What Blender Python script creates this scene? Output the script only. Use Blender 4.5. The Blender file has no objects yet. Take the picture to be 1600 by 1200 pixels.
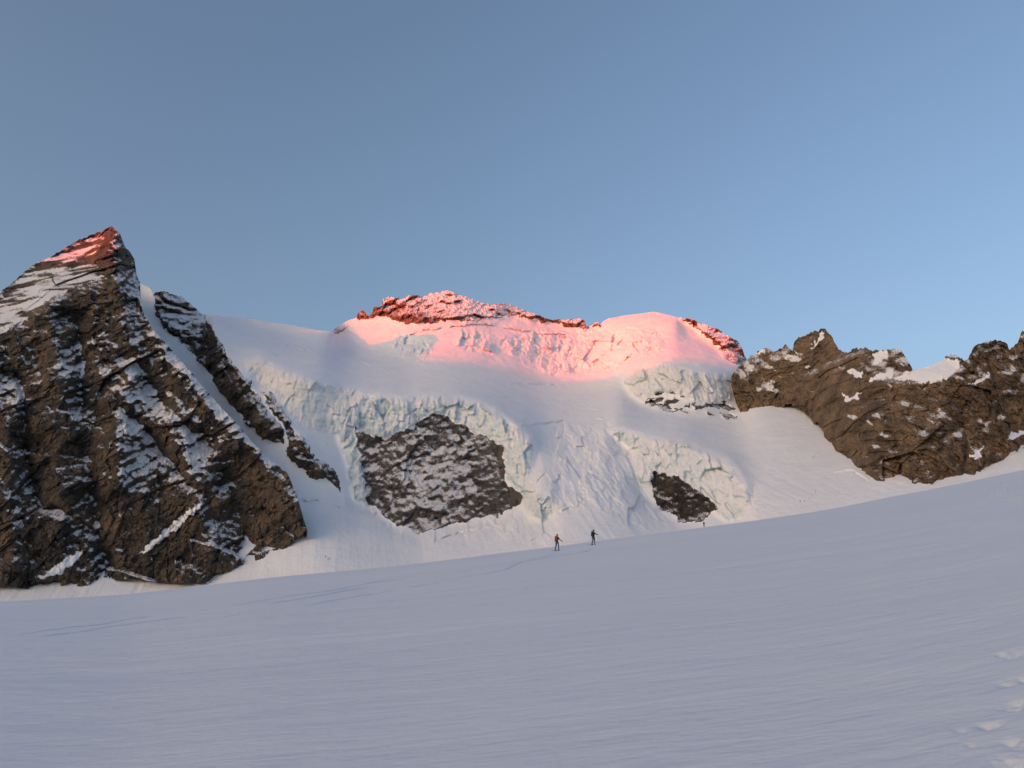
import bpy, math, random
import numpy as np
from mathutils import Vector, Matrix

# ------------------------------------------------------------------ camera, sky, sun, exposure
FPX = 1202.0                       # focal length in pixels of the 1600 px wide photograph
PITCH = math.radians(17.0)
SUN_AZ = math.radians(50.0)        # sunlight travels this far to the right of the view direction
SUN_EL = math.radians(3.0)
scene = bpy.context.scene
cam_data = bpy.data.cameras.new("camera")
cam_data.sensor_width = 36.0
cam_data.lens = 36.0 * FPX / 1600.0
cam_data.clip_start = 0.1
cam_data.clip_end = 40000.0
cam = bpy.data.objects.new("camera", cam_data)
scene.collection.objects.link(cam)
cam.rotation_euler = (math.pi / 2 + PITCH, 0, 0)
scene.camera = cam

world = bpy.data.worlds.new("World")
scene.world = world
world.use_nodes = True
wn = world.node_tree.nodes
sky = wn.new("ShaderNodeTexSky")
sky.sky_type = 'NISHITA'
sky.sun_disc = False
sky.sun_elevation = SUN_EL
sky.sun_rotation = math.pi + SUN_AZ
sky.altitude = 650.0
sky.air_density = 0.8
sky.dust_density = 9.0
sky.ozone_density = 1.2
air_tint = wn.new("ShaderNodeMix")          # the faint lilac of the morning air
air_tint.data_type = 'RGBA'; air_tint.blend_type = 'MULTIPLY'; air_tint.inputs[0].default_value = 1.0
air_tint.inputs[7].default_value = (1.0, 0.945, 0.97, 1)
world.node_tree.links.new(sky.outputs[0], air_tint.inputs[6])
world.node_tree.links.new(air_tint.outputs[2], wn["Background"].inputs[0])
wn["Background"].inputs[1].default_value = 0.15

sun_data = bpy.data.lights.new("sun", 'SUN')
sun_data.energy = 1.45
sun_data.angle = math.radians(0.35)
sun_data.color = (1.0, 0.03, 0.0)
sun = bpy.data.objects.new("sun", sun_data)
scene.collection.objects.link(sun)
SDIR = Vector((math.sin(SUN_AZ) * math.cos(SUN_EL), math.cos(SUN_AZ) * math.cos(SUN_EL), -math.sin(SUN_EL)))
sun.rotation_euler = SDIR.to_track_quat('-Z', 'Y').to_euler()

scene.view_settings.view_transform = 'Standard'
scene.view_settings.look = 'None'
scene.view_settings.gamma = 1.0
scene.view_settings.exposure = 1.86
scene.render.engine = 'CYCLES'
scene.cycles.max_bounces = 5
scene.cycles.diffuse_bounces = 3

# ------------------------------------------------------------------ numeric helpers
rng = np.random.RandomState(7)
_perm = rng.permutation(256).astype(np.int32)
_perm = np.concatenate([_perm, _perm, _perm])
_g = rng.normal(size=(256, 3)).astype(np.float32)
_g /= np.linalg.norm(_g, axis=1)[:, None]

def noise(x, y, z):
    """gradient noise, about -0.7 .. 0.7"""
    x = np.asarray(x, np.float32); y = np.asarray(y, np.float32); z = np.asarray(z, np.float32)
    x, y, z = np.broadcast_arrays(x, y, z)
    xi = np.floor(x); yi = np.floor(y); zi = np.floor(z)
    fx = x - xi; fy = y - yi; fz = z - zi
    xi = xi.astype(np.int32) & 255; yi = yi.astype(np.int32) & 255; zi = zi.astype(np.int32) & 255
    u = fx * fx * fx * (fx * (fx * 6 - 15) + 10)
    v = fy * fy * fy * (fy * (fy * 6 - 15) + 10)
    w = fz * fz * fz * (fz * (fz * 6 - 15) + 10)
    out = 0
    for dx in (0, 1):
        a = _perm[xi + dx]; wx = u if dx else 1 - u
        for dy in (0, 1):
            b = _perm[a + yi + dy]; wy = v if dy else 1 - v
            for dz in (0, 1):
                g = _g[_perm[b + zi + dz]]; wz = w if dz else 1 - w
                out = out + wx * wy * wz * (g[..., 0] * (fx - dx) + g[..., 1] * (fy - dy) + g[..., 2] * (fz - dz))
    return out

def fbm(x, y, z, octaves=4, gain=0.5):
    s = 0; a = 1.0; f = 1.0
    for k in range(octaves):
        s = s + a * noise(x * f + 17.3 * k, y * f + 5.1 * k, z * f - 9.7 * k)
        a *= gain; f *= 2.03
    return s

def ridged(x, y, z, octaves=3, gain=0.5):
    s = 0; a = 1.0; f = 1.0
    for k in range(octaves):
        n = 1.0 - 2.2 * np.abs(noise(x * f + 31.7 * k, y * f - 11.1 * k, z * f + 3.3 * k))
        s = s + a * n
        a *= gain; f *= 2.07
    return s

def sstep(a, b, x):
    t = np.clip((x - a) / (b - a), 0, 1)
    return t * t * (3 - 2 * t)

def inside(poly, x, y):
    c = np.zeros(x.shape, bool)
    n = len(poly)
    for i in range(n):
        x0, y0 = poly[i]; x1, y1 = poly[(i + 1) % n]
        if y0 == y1:
            continue
        k = ((y0 > y) != (y1 > y)) & (x < (x1 - x0) * (y - y0) / (y1 - y0) + x0)
        c ^= k
    return c

def linedist(line, x, y):
    """distance to a polyline, and signed side (positive = below the line on the picture)"""
    best = np.full(x.shape, 1e9, np.float32); side = np.zeros(x.shape, np.float32)
    for (x0, y0), (x1, y1) in zip(line[:-1], line[1:]):
        dx, dy = x1 - x0, y1 - y0
        q = dx * dx + dy * dy
        t = np.clip(((x - x0) * dx + (y - y0) * dy) / q, 0, 1)
        ex = x - x0 - t * dx; ey = y - y0 - t * dy
        d = np.hypot(ex, ey)
        m = d < best
        best[m] = d[m]; side[m] = ((ey * dx - ex * dy) / math.sqrt(q))[m]
    return best, side

def blur(a, n=1, times=2):
    a = a.astype(np.float32)
    for _ in range(times):
        for ax in (0, 1):
            pad = [(0, 0), (0, 0)]; pad[ax] = (n + 1, n)
            c = np.cumsum(np.pad(a, pad, mode='edge'), axis=ax, dtype=np.float64)
            L = a.shape[ax]
            hi = np.take(c, np.arange(2 * n + 1, 2 * n + 1 + L), axis=ax)
            lo = np.take(c, np.arange(0, L), axis=ax)
            a = ((hi - lo) / (2 * n + 1)).astype(np.float32)
    return a

CP, SP = math.cos(PITCH), math.sin(PITCH)
def ray(px, py):
    """survey bearing of a sighted point: horizontal unit direction (hx, hy) and tangent of its elevation"""
    a = (np.asarray(px, np.float64) - 800) / FPX; b = (600 - np.asarray(py, np.float64)) / FPX
    fy = CP - b * SP; fz = SP + b * CP
    h = np.hypot(a, fy)
    return a / h, fy / h, fz / h

class Field:
    """log horizontal distance over a survey grid, integrated from the slope of the ground"""
    def __init__(s, x0, x1, y0, y1, step=4):
        s.x0, s.y0, s.step = x0, y0, step
        s.xs = np.arange(x0, x1 + step, step, dtype=np.float64)
        s.ys = np.arange(y0, y1 + step, step, dtype=np.float64)
        s.X, s.Y = np.meshgrid(s.xs, s.ys)
        s.hx, s.hy, s.t = ray(s.X, s.Y)
    def solve(s, slope, bottom, lateral=0.15, cut=None, iters=500):
        t = s.t
        tm = 0.5 * (t[1:] + t[:-1]); sm = 0.5 * (slope[1:] + slope[:-1])
        g = (t[:-1] - t[1:]) / np.maximum(sm - tm, 0.05)      # L[j-1]-L[j]
        H = np.log(s.hy[:, :-1] / s.hy[:, 1:])                # keep the ground broad-side on
        wl = np.full(H.shape, lateral)
        if cut is not None:
            wl = np.where(cut[:, 1:] != cut[:, :-1], lateral * 0.02, wl)
        wv = 1.0
        L = np.zeros_like(t); L[-1] = np.log(bottom)
        for j in range(len(s.ys) - 1, 0, -1):
            L[j - 1] = L[j] + g[j - 1]
        fixed = np.zeros_like(t, bool); fixed[-1] = True
        def AtA(L):
            o = np.zeros_like(L)
            d = (L[:-1] - L[1:]) * wv
            o[:-1] += d; o[1:] -= d
            d = (L[:, 1:] - L[:, :-1]) * wl
            o[:, 1:] += d; o[:, :-1] -= d
            return o
        b = np.zeros_like(L)
        b[:-1] += g * wv; b[1:] -= g * wv
        b[:, 1:] += H * wl; b[:, :-1] -= H * wl
        r = b - AtA(L); r[fixed] = 0
        p = r.copy(); rr = (r * r).sum()
        for _ in range(iters):
            Ap = AtA(p); Ap[fixed] = 0
            al = rr / max((p * Ap).sum(), 1e-20)
            L += al * p; r -= al * Ap
            rn = (r * r).sum()
            if rn < 1e-9: break
            p = r + (rn / rr) * p; rr = rn
        s.L = L
        return s
    def at(s, px, py):
        """smooth (cubic B-spline) lookup of the distance"""
        u = np.clip((np.asarray(px, np.float64) - s.x0) / s.step, 1, len(s.xs) - 3)
        v = np.clip((np.asarray(py, np.float64) - s.y0) / s.step, 1, len(s.ys) - 3)
        i = np.floor(u).astype(int); j = np.floor(v).astype(int)
        i = np.minimum(i, len(s.xs) - 3); j = np.minimum(j, len(s.ys) - 3)
        fu, fv = u - i, v - j
        def w(f):
            return ((1 - f) ** 3 / 6, (3 * f ** 3 - 6 * f ** 2 + 4) / 6, (-3 * f ** 3 + 3 * f ** 2 + 3 * f + 1) / 6, f ** 3 / 6)
        wu, wv = w(fu), w(fv)
        o = 0
        for a in range(4):
            for b in range(4):
                o = o + wv[a] * wu[b] * s.L[j + a - 1, i + b - 1]
        return np.exp(o)

def place(px, py, R):
    hx, hy, t = ray(px, py)
    return hx * R, hy * R, t * R

# ------------------------------------------------------------------ materials
def new_mat(name):
    m = bpy.data.materials.new(name); m.use_nodes = True
    nt = m.node_tree
    return m, nt, nt.nodes, nt.links, nt.nodes["Principled BSDF"]

def ramp(N, stops):
    r = N.new("ShaderNodeValToRGB")
    e = r.color_ramp.elements
    while len(e) < len(stops): e.new(0.5)
    for k, (p, c) in enumerate(stops):
        e[k].position = p; e[k].color = (*c, 1)
    return r

def tex_noise(N, L, coord, scale, detail=6, rough=0.6, vec=None):
    n = N.new("ShaderNodeTexNoise"); n.inputs["Scale"].default_value = scale
    n.inputs["Detail"].default_value = detail; n.inputs["Roughness"].default_value = rough
    if vec is not None:
        mp = N.new("ShaderNodeMapping"); mp.inputs["Scale"].default_value = vec; mp.inputs["Rotation"].default_value = (0, 0, 0.2)
        L.new(coord, mp.inputs[0]); coord = mp.outputs[0]
    L.new(coord, n.inputs["Vector"])
    return n

def snow_material(name, col=(0.84, 0.84, 0.85), bump_scales=((0.05, 1.5), (0.4, 0.35)), rough=0.75, vec=None):
    m, nt, N, L, P = new_mat(name)
    co = N.new("ShaderNodeTexCoord").outputs["Object"]
    P.inputs["Roughness"].default_value = rough
    P.inputs["Specular IOR Level"].default_value = 0.15
    n = tex_noise(N, L, co, 0.03, 5, 0.6, vec)
    r = ramp(N, ((0.3, tuple(c * 0.94 for c in col)), (0.7, col)))
    L.new(n.outputs[0], r.inputs[0]); L.new(r.outputs[0], P.inputs["Base Color"])
    prev = None
    for sc, dist in bump_scales:
        nn = tex_noise(N, L, co, sc, 5, 0.6, vec)
        b = N.new("ShaderNodeBump"); b.inputs["Strength"].default_value = 0.6
        b.inputs["Distance"].default_value = dist
        L.new(nn.outputs[0], b.inputs["Height"])
        if prev: L.new(prev.outputs[0], b.inputs["Normal"])
        prev = b
    L.new(prev.outputs[0], P.inputs["Normal"])
    return m

def rock_material(name, dark, mid, warm, snow=(0.84, 0.85, 0.87), grain=1.0, frost=0.08):
    m, nt, N, L, P = new_mat(name)
    co = N.new("ShaderNodeTexCoord").outputs["Object"]
    P.inputs["Roughness"].default_value = 0.9
    P.inputs["Specular IOR Level"].default_value = 0.2
    n1 = tex_noise(N, L, co, 0.035 * grain, 8, 0.65)
    r1 = ramp(N, ((0.32, dark), (0.5, mid), (0.68, warm)))
    L.new(n1.outputs[0], r1.inputs[0])
    n2 = tex_noise(N, L, co, 0.45 * grain, 8, 0.7)
    r2 = ramp(N, ((0.3, (0.3, 0.3, 0.3)), (0.72, (1.7, 1.7, 1.7))))
    L.new(n2.outputs[0], r2.inputs[0])
    mx = N.new("ShaderNodeMix"); mx.data_type = 'RGBA'; mx.blend_type = 'MULTIPLY'; mx.inputs[0].default_value = 1
    L.new(r1.outputs[0], mx.inputs[6]); L.new(r2.outputs[0], mx.inputs[7])
    at = N.new("ShaderNodeAttribute"); at.attribute_name = "snow"
    n3 = tex_noise(N, L, co, 0.8 * grain, 6, 0.75)
    add = N.new("ShaderNodeMath"); add.operation = 'ADD'
    sb = N.new("ShaderNodeMath"); sb.operation = 'MULTIPLY_ADD'; sb.inputs[1].default_value = 1.3; sb.inputs[2].default_value = -0.65
    L.new(n3.outputs[0], sb.inputs[0]); L.new(sb.outputs[0], add.inputs[0]); L.new(at.outputs["Fac"], add.inputs[1])
    st = N.new("ShaderNodeMapRange"); st.inputs[1].default_value = 0.5 - frost; st.inputs[2].default_value = 0.5 + frost
    L.new(add.outputs[0], st.inputs[0])
    m2 = N.new("ShaderNodeMix"); m2.data_type = 'RGBA'
    L.new(st.outputs[0], m2.inputs[0]); L.new(mx.outputs[2], m2.inputs[6]); m2.inputs[7].default_value = (*snow, 1)
    L.new(m2.outputs[2], P.inputs["Base Color"])
    b = N.new("ShaderNodeBump"); b.inputs["Strength"].default_value = 1.0; b.inputs["Distance"].default_value = 1.5
    L.new(n2.outputs[0], b.inputs["Height"]); L.new(b.outputs[0], P.inputs["Normal"])
    return m

def ice_material(name, blue, pale):
    m, nt, N, L, P = new_mat(name)
    co = N.new("ShaderNodeTexCoord").outputs["Object"]
    P.inputs["Roughness"].default_value = 0.45
    P.inputs["Specular IOR Level"].default_value = 0.3
    n1 = tex_noise(N, L, co, 0.03, 8, 0.65)
    n2 = tex_noise(N, L, co, 0.25, 8, 0.7, (1, 1, 0.35))
    ad = N.new("ShaderNodeMath"); ad.operation = 'MULTIPLY_ADD'; ad.inputs[1].default_value = 0.5
    L.new(n2.outputs[0], ad.inputs[0]); L.new(n1.outputs[0], ad.inputs[2])
    at = N.new("ShaderNodeAttribute"); at.attribute_name = "snow"
    a2 = N.new("ShaderNodeMath"); a2.operation = 'ADD'
    L.new(ad.outputs[0], a2.inputs[0]); L.new(at.outputs["Fac"], a2.inputs[1])
    r = ramp(N, ((0.52, blue), (0.77, tuple(0.5 * (a + b) for a, b in zip(blue, pale))), (0.96, pale)))
    L.new(a2.outputs[0], r.inputs[0]); L.new(r.outputs[0], P.inputs["Base Color"])
    b = N.new("ShaderNodeBump"); b.inputs["Strength"].default_value = 0.7; b.inputs["Distance"].default_value = 0.9
    L.new(n2.outputs[0], b.inputs["Height"]); L.new(b.outputs[0], P.inputs["Normal"])
    return m

M = {}
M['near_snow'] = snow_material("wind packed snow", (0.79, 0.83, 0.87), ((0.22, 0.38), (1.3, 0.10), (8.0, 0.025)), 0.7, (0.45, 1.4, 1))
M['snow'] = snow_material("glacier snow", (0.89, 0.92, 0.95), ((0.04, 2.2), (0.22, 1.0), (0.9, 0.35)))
M['peak_rock'] = rock_material("dark gneiss", (0.036, 0.033, 0.030), (0.100, 0.083, 0.067), (0.19, 0.135, 0.085), grain=1.3)
M['ridge_rock'] = rock_material("brown gneiss", (0.075, 0.058, 0.043), (0.175, 0.128, 0.086), (0.28, 0.19, 0.115), grain=1.3)
M['wall_rock'] = rock_material("frosted rock", (0.065, 0.063, 0.062), (0.125, 0.118, 0.113), (0.17, 0.145, 0.13), grain=2.6, frost=0.10)
M['hollow_rock'] = rock_material("dark hollow rock", (0.022, 0.021, 0.020), (0.06, 0.052, 0.046), (0.11, 0.085, 0.065), grain=1.7)
M['summit_rock'] = rock_material("glow reddened rock", (0.09, 0.055, 0.04), (0.19, 0.105, 0.065), (0.28, 0.15, 0.09), frost=0.2)  # sunrise glow put into the colour: rock made redder and brighter
M['ice_blue'] = ice_material("blue glacier ice", (0.53, 0.67, 0.72), (0.89, 0.89, 0.89))
M['ice_pale'] = ice_material("pale glacier ice", (0.60, 0.68, 0.69), (0.87, 0.87, 0.86))

# ------------------------------------------------------------------ mesh output
def link(o, parent=None):
    scene.collection.objects.link(o)
    if parent is not None: o.parent = parent
    return o

def tag(o, label=None, cat=None, group=None, kind=None):
    if label: o["label"] = label
    if cat: o["category"] = cat
    if group: o["group"] = group
    if kind: o["kind"] = kind
    return o

def grid_object(name, X, Y, Z, mat, parent=None, faces=None, snow=None, smooth=True, origin=None):
    """a mesh from a grid of points; faces = boolean per cell"""
    nr, nc = X.shape
    idx = np.arange(nr * nc).reshape(nr, nc)
    q = np.stack([idx[:-1, :-1], idx[1:, :-1], idx[1:, 1:], idx[:-1, 1:]], -1)
    q = q[faces] if faces is not None else q.reshape(-1, 4)
    used = np.unique(q)
    remap = np.zeros(nr * nc, np.int32); remap[used] = np.arange(len(used), dtype=np.int32)
    q = remap[q]
    V = np.stack([X.ravel()[used], Y.ravel()[used], Z.ravel()[used]], -1)
    if origin is None:
        k = V[:, 2].argmin(); origin = (float(V[:, 0].mean()), float(V[:, 1].mean()), float(V[k, 2]))
    V = V - np.array(origin)
    me = bpy.data.meshes.new(name)
    me.vertices.add(len(V)); me.vertices.foreach_set("co", V.astype(np.float32).ravel())
    n = len(q)
    me.loops.add(n * 4); me.loops.foreach_set("vertex_index", q.astype(np.int32).ravel())
    me.polygons.add(n)
    me.polygons.foreach_set("loop_start", np.arange(0, n * 4, 4, dtype=np.int32))
    me.polygons.foreach_set("loop_total", np.full(n, 4, np.int32))
    me.polygons.foreach_set("use_smooth", np.full(n, smooth, bool))
    if snow is not None:
        at = me.attributes.new("snow", 'FLOAT', 'POINT')
        at.data.foreach_set("value", snow.ravel()[used].astype(np.float32))
    me.update(calc_edges=True)
    me.materials.append(mat)
    o = bpy.data.objects.new(name, me)
    par = parent
    link(o, par)
    o.location = origin if par is None else Vector(origin) - par.location
    return o

def empty(name, loc):
    o = bpy.data.objects.new(name, None); o.location = loc
    return link(o)

def grid_normal(X, Y, Z):
    P = np.stack([X, Y, Z], -1)
    du = np.gradient(P, axis=1); dv = np.gradient(P, axis=0)
    n = np.cross(dv, du)
    n /= np.linalg.norm(n, axis=-1)[..., None] + 1e-9
    flip = (n[..., 0] * X + n[..., 1] * Y + n[..., 2] * Z) > 0
    n[flip] *= -1
    return n

def lines(pts):
    a = np.array(pts, float)
    return lambda x: np.interp(x, a[:, 0], a[:, 1])

# ------------------------------------------------------------------ the foreground slope
CREST = [(-400, 962), (0, 941), (200, 929), (330, 914), (400, 905), (600, 886), (800, 862), (870, 854), (927, 846), (1100, 824), (1200, 811), (1267, 800), (1300, 796), (1375, 780), (1500, 756), (1600, 734), (2000, 660)]
R0, CAMH = 200.0, 1.7
KC = CAMH / R0 ** 2
_cx = np.array([c[0] for c in CREST], float); _cy = np.array([c[1] for c in CREST], float)
_chx, _chy, _ct = ray(_cx, _cy)
_caz = np.arctan2(_chx, _chy)
_cm = _ct + 2 * math.sqrt(CAMH * KC)
_azf = np.linspace(_caz[0], _caz[-1], 400)
_mf = np.interp(_azf, _caz, _cm)
for _ in range(60):
    _mf[1:-1] = 0.25 * _mf[:-2] + 0.5 * _mf[1:-1] + 0.25 * _mf[2:]
def rise(az):
    return np.interp(az, _azf, _mf)
def slope_z(x, y):
    """height of the near snow slope"""
    r = np.hypot(x, y); az = np.arctan2(x, y)
    front = rise(np.clip(az, _azf[0], _azf[-1])) * r
    # behind and beside the camera: the same tilted plane carried on
    a, b = 0.121, 0.105
    plane = a * x + b * y
    w = sstep(math.radians(38), math.radians(70), np.abs(az))
    return -CAMH + front * (1 - w) + plane * w - KC * r * r
def snow_z(X, Y):
    """the slope with its swells and low wind ripples"""
    Rr = np.hypot(X, Y)
    Z = slope_z(X, Y)
    fade = np.clip(Rr / 25, 0.15, 1)
    Z = Z + 0.10 * fade * fbm(X / 9, Y / 4, 0 * X, 3) + 0.35 * np.clip(Rr / 60, 0, 1) * noise(X / 40, Y / 22, 0 * X + 4)
    rip = fbm(X / 2.6 + 0.6 * Y / 2.6, Y / 0.9, 0 * X + 2, 3) * sstep(-0.1, 0.35, noise(X / 14, Y / 8, 0 * X + 8))
    return Z + 0.022 * np.clip(Rr / 10, 0.4, 2.5) * rip * (1 - sstep(35, 70, Rr))
def ground(x, y):
    return float(snow_z(np.array([x]), np.array([y]))[0])
def slope_hit(px, py):
    """where a sighting meets the near slope"""
    hx, hy, t = ray(px, py)
    m = rise(math.atan2(float(hx), float(hy)))
    # KC r^2 + (t-m) r + CAMH = 0
    B = t - m; D = max(B * B - 4 * KC * CAMH, 0)
    r = (-B - math.sqrt(D)) / (2 * KC)
    return float(hx * r), float(hy * r)

def build_slope():
    # rings spaced so that each is about one picture line, from just in front of the feet to beyond the crest
    inv = np.linspace(1 / 3.2, 1 / 230.0, 520)
    r = np.concatenate([1 / inv, np.linspace(245, 900, 34)])
    az = np.linspace(math.radians(-41), math.radians(41), 900)
    A, Rr = np.meshgrid(az, r)
    X = np.sin(A) * Rr; Y = np.cos(A) * Rr
    Z = snow_z(X, Y)
    # trampled snow at the right, a line of footprints
    for (px, py, rad) in PRINTS:
        x, y = slope_hit(px, py)
        d = np.hypot(X - x, (Y - y))
        k = np.exp(-(d / (0.75 * rad)) ** 2)
        Z += k * (0.05 * fbm(X / 0.11, Y / 0.11, 0 * X + px, 3) - 0.03)
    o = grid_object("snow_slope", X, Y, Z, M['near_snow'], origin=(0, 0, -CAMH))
    tag(o, "smooth wind packed snow slope in blue shade rising to a crest", kind="structure")
    # the rest of the slope round and behind the camera, coarse, butting on the fine fan
    az2 = np.linspace(math.radians(41), math.radians(319), 110)      # shares its edge with the fine fan
    r2 = r
    A, Rr = np.meshgrid(az2, r2)
    X = np.sin(A) * Rr; Y = np.cos(A) * Rr
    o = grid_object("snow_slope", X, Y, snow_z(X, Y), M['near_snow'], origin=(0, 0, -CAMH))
    tag(o, "snow slope carrying on beside and behind the viewer", kind="structure")
    # the patch under the feet
    A, Rr = np.meshgrid(np.linspace(0, 2 * math.pi, 60), np.linspace(0.01, 3.25, 12))
    X = np.sin(A) * Rr; Y = np.cos(A) * Rr
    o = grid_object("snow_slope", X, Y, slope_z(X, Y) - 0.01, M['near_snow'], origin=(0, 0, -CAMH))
    tag(o, "snow underfoot where the viewer stands", kind="structure")

TRACKS = [([(-60, 1008), (60, 994), (160, 980), (300, 961), (450, 938), (600, 912), (720, 896), (840, 878), (905, 866), (925, 856)], 1.0),
          ([(-60, 1003), (60, 988), (200, 966), (330, 950), (460, 930), (620, 906), (760, 888)], 0.8),
          ([(60, 1003), (200, 986), (330, 968), (480, 943), (650, 914), (780, 893), (868, 863)], 0.8),
          ([(1552, 752), (1560, 770), (1580, 779), (1640, 785)], 1.6)]
def build_tracks():
    """ski tracks: two ruts with low ploughed edges, following the snow"""
    for k, (line, size) in enumerate(TRACKS):
        pts = np.array([slope_hit(*p) for p in line])
        seg = np.hypot(*np.diff(pts, axis=0).T); t = np.concatenate([[0], np.cumsum(seg)])
        tt = np.arange(0, t[-1], 0.35)
        cx = np.interp(tt, t, pts[:, 0]); cy = np.interp(tt, t, pts[:, 1])
        for _ in range(40):
            cx[1:-1] = 0.25 * cx[:-2] + 0.5 * cx[1:-1] + 0.25 * cx[2:]; cy[1:-1] = 0.25 * cy[:-2] + 0.5 * cy[1:-1] + 0.25 * cy[2:]
        wob = 0.5 * fbm(tt / 14, 0 * tt, 0 * tt + k, 3)
        dx = np.gradient(cx); dy = np.gradient(cy); n = np.hypot(dx, dy); nx, ny = -dy / n, dx / n
        prof = [(-0.30, -0.03), (-0.22, 0.045), (-0.15, 0.01), (-0.08, 0.01), (0.0, 0.04), (0.08, 0.01), (0.15, 0.01), (0.22, 0.045), (0.30, -0.03)]
        X = np.stack([cx + nx * (wob + o * size) for o, h in prof]); Y = np.stack([cy + ny * (wob + o * size) for o, h in prof])
        gap = sstep(-0.6, 0.05, fbm(tt / 7, 0 * tt, 0 * tt + 5 + k, 3)) * sstep(0, 4, tt) * sstep(0, 4, t[-1] - tt)
        Z = snow_z(X, Y) + np.stack([(h * size if h > 0 else h) * gap * (1 + 0.8 * noise(tt / 0.9, 0 * tt + o * 9, 0 * tt + k)) - 0.04 * (1 - gap) for o, h in prof]) + 0.004
        o = grid_object("ski_track", X, Y, Z, M['near_snow'])
        tag(o, "faint ski track ploughed across the snow slope", kind="structure")

PRINTS = [(1592, 1020, .16), (1578, 1026, .12), (1572, 1068, .10), (1590, 1098, .16), (1582, 1103, .10), (1548, 1133, .09),
          (1500, 1141, .04), (1518, 1163, .04), (1590, 1160, .13), (1578, 1156, .06), (1592, 1186, .16), (1578, 1192, .12), (1605, 1060, .15), (1560, 1022, .07)]
build_slope()
build_tracks()

# ------------------------------------------------------------------ the glacier face: survey lines
SKYLINE = [(-300, 800), (60, 740), (140, 640), (190, 452), (205, 446), (220, 443), (232, 449), (241, 460), (244, 456), (257, 455), (270, 460), (285, 464), (300, 477),
           (312, 487), (319, 492), (320, 491), (350, 493), (380, 496), (425, 504), (462, 509), (495, 516), (517, 518), (523, 514), (530, 508), (545, 500), (557, 497),
           (560, 488), (566, 485), (572, 488), (575, 494), (582, 490), (584, 479), (592, 480), (597, 478), (598, 468), (606, 464), (618, 465), (628, 468),
           (637, 463), (645, 461), (655, 461), (660, 464), (672, 459), (685, 457), (697, 454), (708, 456), (720, 461), (735, 467), (750, 472), (768, 476),
           (785, 474), (797, 476), (810, 481), (825, 487), (845, 494), (862, 500), (880, 499), (895, 498), (908, 498), (914, 503), (916, 510), (925, 509),
           (928, 504), (934, 503), (937, 508), (943, 502), (950, 498), (955, 497), (975, 493), (1000, 490), (1022, 487), (1040, 491), (1060, 496), (1082, 498),
           (1090, 503), (1105, 508), (1120, 513), (1137, 525), (1150, 531), (1158, 540), (1164, 556), (1168, 566), (1185, 580), (1300, 600), (1500, 640), (1900, 640)]
RIB = [(241, 450), (257, 445), (270, 450), (285, 455), (300, 468), (312, 480), (322, 499), (332, 514), (337, 525), (350, 545), (362, 565), (380, 587), (395, 607), (412, 635),
       (425, 652), (437, 670), (441, 685), (440, 692), (420, 690), (400, 675), (385, 657), (360, 630), (340, 605), (330, 587), (310, 562), (292, 545), (275, 525), (255, 512), (244, 487), (241, 462)]
RIB2 = [(410, 610), (425, 615), (437, 635), (450, 652), (467, 680), (482, 697), (495, 717), (507, 725), (522, 727), (531, 750), (531, 770), (525, 762), (507, 745),
        (492, 750), (480, 740), (465, 730), (447, 710), (450, 690), (440, 660), (417, 630)]
ICE_L = [(384, 575), (407, 565), (432, 577), (465, 590), (510, 600), (545, 607), (567, 619), (550, 630), (525, 647), (517, 665), (520, 676), (490, 672), (465, 660), (450, 647), (425, 620), (405, 602), (390, 587)]
ICE_C = [(517, 662), (525, 647), (545, 630), (565, 619), (600, 621), (640, 627), (647, 626), (657, 621), (690, 621), (707, 622), (725, 627), (750, 635), (775, 647), (787, 657),
         (800, 666), (812, 670), (820, 685), (835, 698), (831, 717), (827, 740), (832, 768), (858, 780), (862, 800), (848, 812), (825, 803), (815, 785), (800, 760), (790, 750), (787, 720),
         (785, 700), (767, 687), (755, 680), (730, 672), (715, 660), (697, 652), (675, 645), (665, 651), (652, 660), (645, 667), (630, 672), (612, 680), (587, 685), (565, 672), (552, 667), (560, 700), (566, 740), (572, 785), (556, 782), (545, 745), (537, 700), (530, 678), (517, 676)]
WALL = [(552, 667), (565, 672), (587, 685), (612, 680), (630, 672), (645, 667), (652, 660), (665, 651), (675, 645), (697, 652), (715, 660), (730, 672), (755, 680), (767, 687), (785, 700), (787, 720), (790, 750), (800, 760),
        (815, 777), (812, 785), (795, 795), (775, 805), (760, 807), (745, 808), (725, 815), (705, 818), (690, 820), (670, 825), (652, 835), (640, 825), (620, 820), (605, 808), (590, 795), (572, 785), (566, 740), (560, 700)]
ICE_R = [(957, 671), (977, 675), (1000, 682), (1022, 687), (1055, 691), (1075, 694), (1100, 707), (1122, 715), (1142, 727), (1157, 750), (1167, 770), (1170, 785), (1162, 807), (1137, 812), (1122, 803),
         (1121, 795), (1110, 780), (1095, 770), (1077, 757), (1060, 745), (1040, 740), (1019, 737), (1017, 755), (1022, 785), (1012, 770), (997, 752), (990, 728), (994, 705), (975, 692), (958, 680)]
CAVE = [(1019, 737), (1040, 740), (1060, 745), (1077, 757), (1095, 770), (1110, 780), (1121, 794), (1110, 800), (1105, 810), (1085, 815), (1060, 815), (1055, 805), (1035, 797), (1027, 790), (1020, 775), (1017, 755)]
ICE_U = [(975, 592), (992, 580), (1007, 575), (1037, 572), (1062, 576), (1082, 582), (1112, 585), (1150, 587), (1158, 595), (1160, 615), (1137, 627), (1127, 625), (1100, 630), (1080, 625), (1050, 615), (1032, 612), (1007, 627), (997, 625), (985, 612)]
OUTCROP = [(1003, 630), (1032, 612), (1050, 615), (1080, 625), (1100, 630), (1127, 625), (1137, 627), (1160, 615), (1175, 630), (1160, 650), (1135, 655), (1100, 652), (1070, 645), (1040, 641)]
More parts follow.
